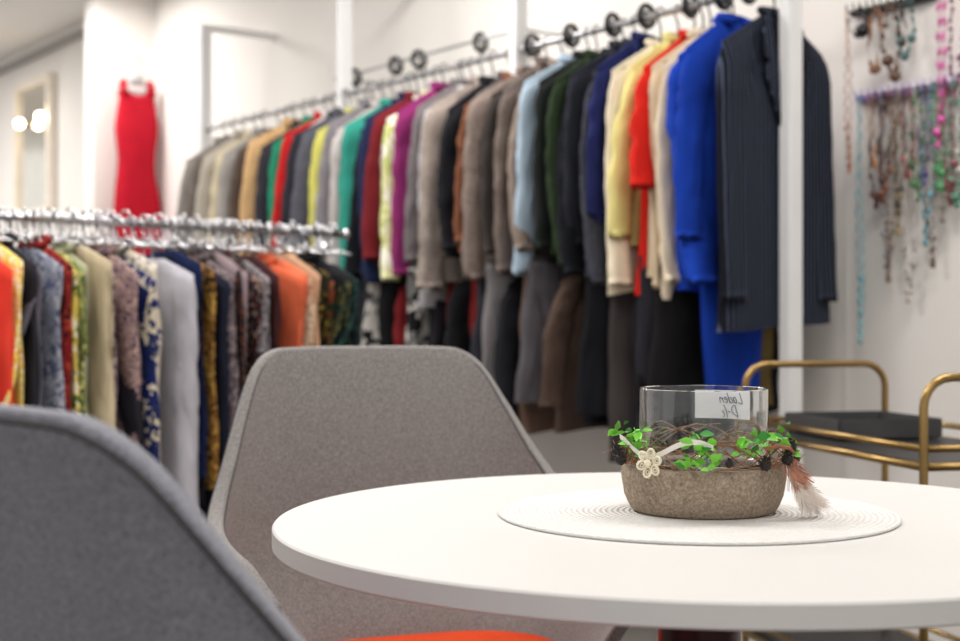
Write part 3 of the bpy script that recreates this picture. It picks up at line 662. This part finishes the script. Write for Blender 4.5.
ribbon([(.099*cos(a),.099*sin(a),.073+.009*sin(a*6)) for a in [math.radians(-165+ i*4) for i in range(19)]],.006)
mk('white_ribbon',bm,M('ribbon_white',(.84,.82,.76),.6,noise=.03),ch)
def leafset(nm,centers,n,mat,seed,size=.009):
    rn=random.Random(seed); bm=bmesh.new()
    for i in range(n):
        ca,cz_,sp=centers[i%len(centers)]
        a=ca+rn.gauss(0,sp); r=rn.uniform(.084,.100); z=cz_+rn.gauss(0,.009); z=max(.056,z)
        L=size*rn.uniform(.6,1.4); W_=L*.42
        mat_=Matrix.Translation((r*cos(a),r*sin(a),z))@Matrix.Rotation(rn.uniform(0,6.28),4,'Z')@Matrix.Rotation(rn.uniform(-1.3,1.3),4,'X')@Matrix.Rotation(rn.uniform(-.9,.9),4,'Y')
        top=[(0,0,0),(L*.3,W_*.85,.001),(L*.65,W_,.001),(L*1.25,0,-.0015),(L*.65,-W_,.001),(L*.3,-W_*.85,.001)]
        vs=[bm.verts.new(mat_@Vector(p)) for p in top]; mid=bm.verts.new(mat_@Vector((L*.55,0,-.0015)))
        for k in range(6): bm.faces.new((vs[k],vs[(k+1)%6],mid))
    mk(nm,bm,mat,ch)
D=math.radians
cent=[(D(-148),.082,.07),(D(-160),.078,.06),(D(-108),.074,.09),(D(-97),.066,.08),(D(-66),.082,.08),(D(-54),.074,.07),(D(-28),.082,.06),(D(160),.082,.10),(D(-100),.080,.06)]
leafset('leaves',cent,84,M('leaf_green',s(128,208,70),.45,noise=.2,nscale=70),1,.0106)
leafset('leaves',cent,28,M('leaf_dark_green',s(60,146,56),.5,noise=.25,nscale=70),2,.0100)
bm=bmesh.new()
fc=Vector((-.070,-.078,.061)); ux=Vector((.75,-.66,0)).normalized(); uz=Vector((0,0,1))
for k in range(6):
    a=2*pi*k/6+.3; c=fc+(ux*cos(a)+uz*sin(a))*.0100; rad=(ux*cos(a)+uz*sin(a)); tn=(uz*cos(a)-ux*sin(a))
    tube(bm,[c+rad*.0055*cos(b_)+tn*.0043*sin(b_)+Vector((-.3,-.6,0))*.002*cos(b_) for b_ in [2*pi*j/12 for j in range(12)]],.0015,6,closed=True)
    tube(bm,[c+rad*.0023*cos(b_)+tn*.0018*sin(b_) for b_ in [2*pi*j/8 for j in range(8)]],.0008,5,closed=True)
ball(bm,fc+Vector((-.002,-.003,0)),.0042,2)
mk('flower',bm,M('cream_yarn',s(238,230,204),.8,noise=.08,nscale=90,bump=.5,bscale=300),ch)
CONE=M('cone_dark',s(42,34,32),.7,noise=.4,nscale=100)
for (x,y,z,r) in((-.097,-.045,.062,.009),(-.100,-.03,.069,.008),(.052,-.088,.060,.009),(.080,-.066,.064,.009),(.086,-.055,.076,.009),(.096,-.03,.062,.009),(.012,-.096,.062,.006)):
    bm=bmesh.new(); ball(bm,(0,0,0),r*.72,2)
    for q in range(34):
        zz=-1+2*(q+.5)/34; rr=math.sqrt(1-zz*zz); a=q*2.399
        d=Vector((rr*cos(a),rr*sin(a),zz)); t_=d.cross(Vector((0,0,1))).normalized() if abs(zz)<.98 else Vector((1,0,0))
        p0=d*r*.6; v=[bm.verts.new(p0-t_*r*.22),bm.verts.new(p0+t_*r*.22),bm.verts.new(d*r+t_*r*.12+Vector((0,0,r*.15))),bm.verts.new(d*r-t_*r*.12+Vector((0,0,r*.15)))]
        bm.faces.new(v)
    mk('small_cone',bm,CONE,ch,(x,y,z),smooth=False)
def feather(name,pts,w,mat,seed,fl=.5,n=90):
    rn=random.Random(seed); bm=bmesh.new(); P=[Vector(p) for p in pts]
    def at(u):
        f=u*(len(P)-1); i=min(int(f),len(P)-2); return P[i].lerp(P[i+1],f-i)
    tube(bm,[at(k/12) for k in range(13)],[.0008*(1-.07*k) for k in range(13)],5)
    T=(P[-1]-P[0]).normalized(); side=T.cross(Vector((0,1,.2))).normalized()
    for k in range(n):
        u=.08+.92*k/n; ww=w*math.sin(pi*min(1,.12+u*.82))**.7; c=at(u)
        for sd in(-1,1):
            tip=c+side*sd*ww*rn.uniform(.4,1.0)+T*ww*rn.uniform(1.2,2.2)+Vector((0,rn.uniform(-.006,.006),rn.uniform(-.003,.003)))*fl
            tip.z=max(tip.z,.001)
            a=bm.verts.new(c-T*.0008); b_=bm.verts.new(c+T*.0008); d_=bm.verts.new(tip+T*.0005); e2=bm.verts.new(tip-T*.0003)
            bm.faces.new((a,b_,d_,e2))
    mk(name,bm,mat,ch)
BRF=M('feather_brown',s(186,132,108),.8,noise=.4,nscale=60); WHF=M('feather_white',s(234,224,216),.9,noise=.05)
feather('feather',[(.076,-.058,.074),(.086,-.062,.062),(.094,-.064,.050),(.100,-.064,.038)],.009,BRF,1,n=70)
feather('feather',[(.072,-.062,.064),(.081,-.068,.056),(.088,-.070,.046),(.091,-.070,.034)],.009,BRF,2,n=70)
feather('feather',[(.082,-.060,.052),(.094,-.064,.038),(.102,-.064,.026),(.106,-.060,.014)],.013,WHF,3,1.4,120)
feather('feather',[(.082,-.050,.048),(.098,-.054,.034),(.109,-.054,.022),(.115,-.05,.012)],.012,WHF,4,1.4,120)
feather('feather',[(.078,-.064,.050),(.089,-.070,.036),(.095,-.072,.024),(.097,-.070,.014)],.010,WHF,5,1.4,90)
bm=bmesh.new()
tube(bm,[(.05,-.098,.078),(.065,-.09,.080),(.08,-.076,.077),(.088,-.06,.070)],.0020,8)
mk('bark_strip',bm,M('bark_red_brown',s(140,84,60),.8,noise=.35,nscale=60),ch)

# ---------------------------------------------------------------- light
w=bpy.data.worlds.new('world'); S.world=w; w.use_nodes=True
nt=w.node_tree; bg=nt.nodes['Background']; bg.inputs[0].default_value=(1,.985,.965,1); bg.inputs[1].default_value=.90
def area(loc,sx,sy,p,col=(1,.97,.935)):
    l=bpy.data.lights.new('ceiling_light','AREA'); l.shape='RECTANGLE'; l.size=sx; l.size_y=sy; l.energy=p; l.color=col
    o=bpy.data.objects.new('ceiling_light',l); COL.objects.link(o); o.location=loc; return o
area((0,.2,2.7),1.2,.5,22); area((1.0,2.2,2.7),1.2,.5,31); area((-1.2,2.4,2.7),1.2,.5,37)
area((-.6,4.2,2.7),1.2,.5,37); area((-2.6,5.2,2.7),1.2,.5,36); area((-2.4,7.0,2.7),1.2,.5,32); area((-4.5,8.5,2.7),1.5,.6,70)
S.view_settings.view_transform='Standard'
S.view_settings.exposure=0.0
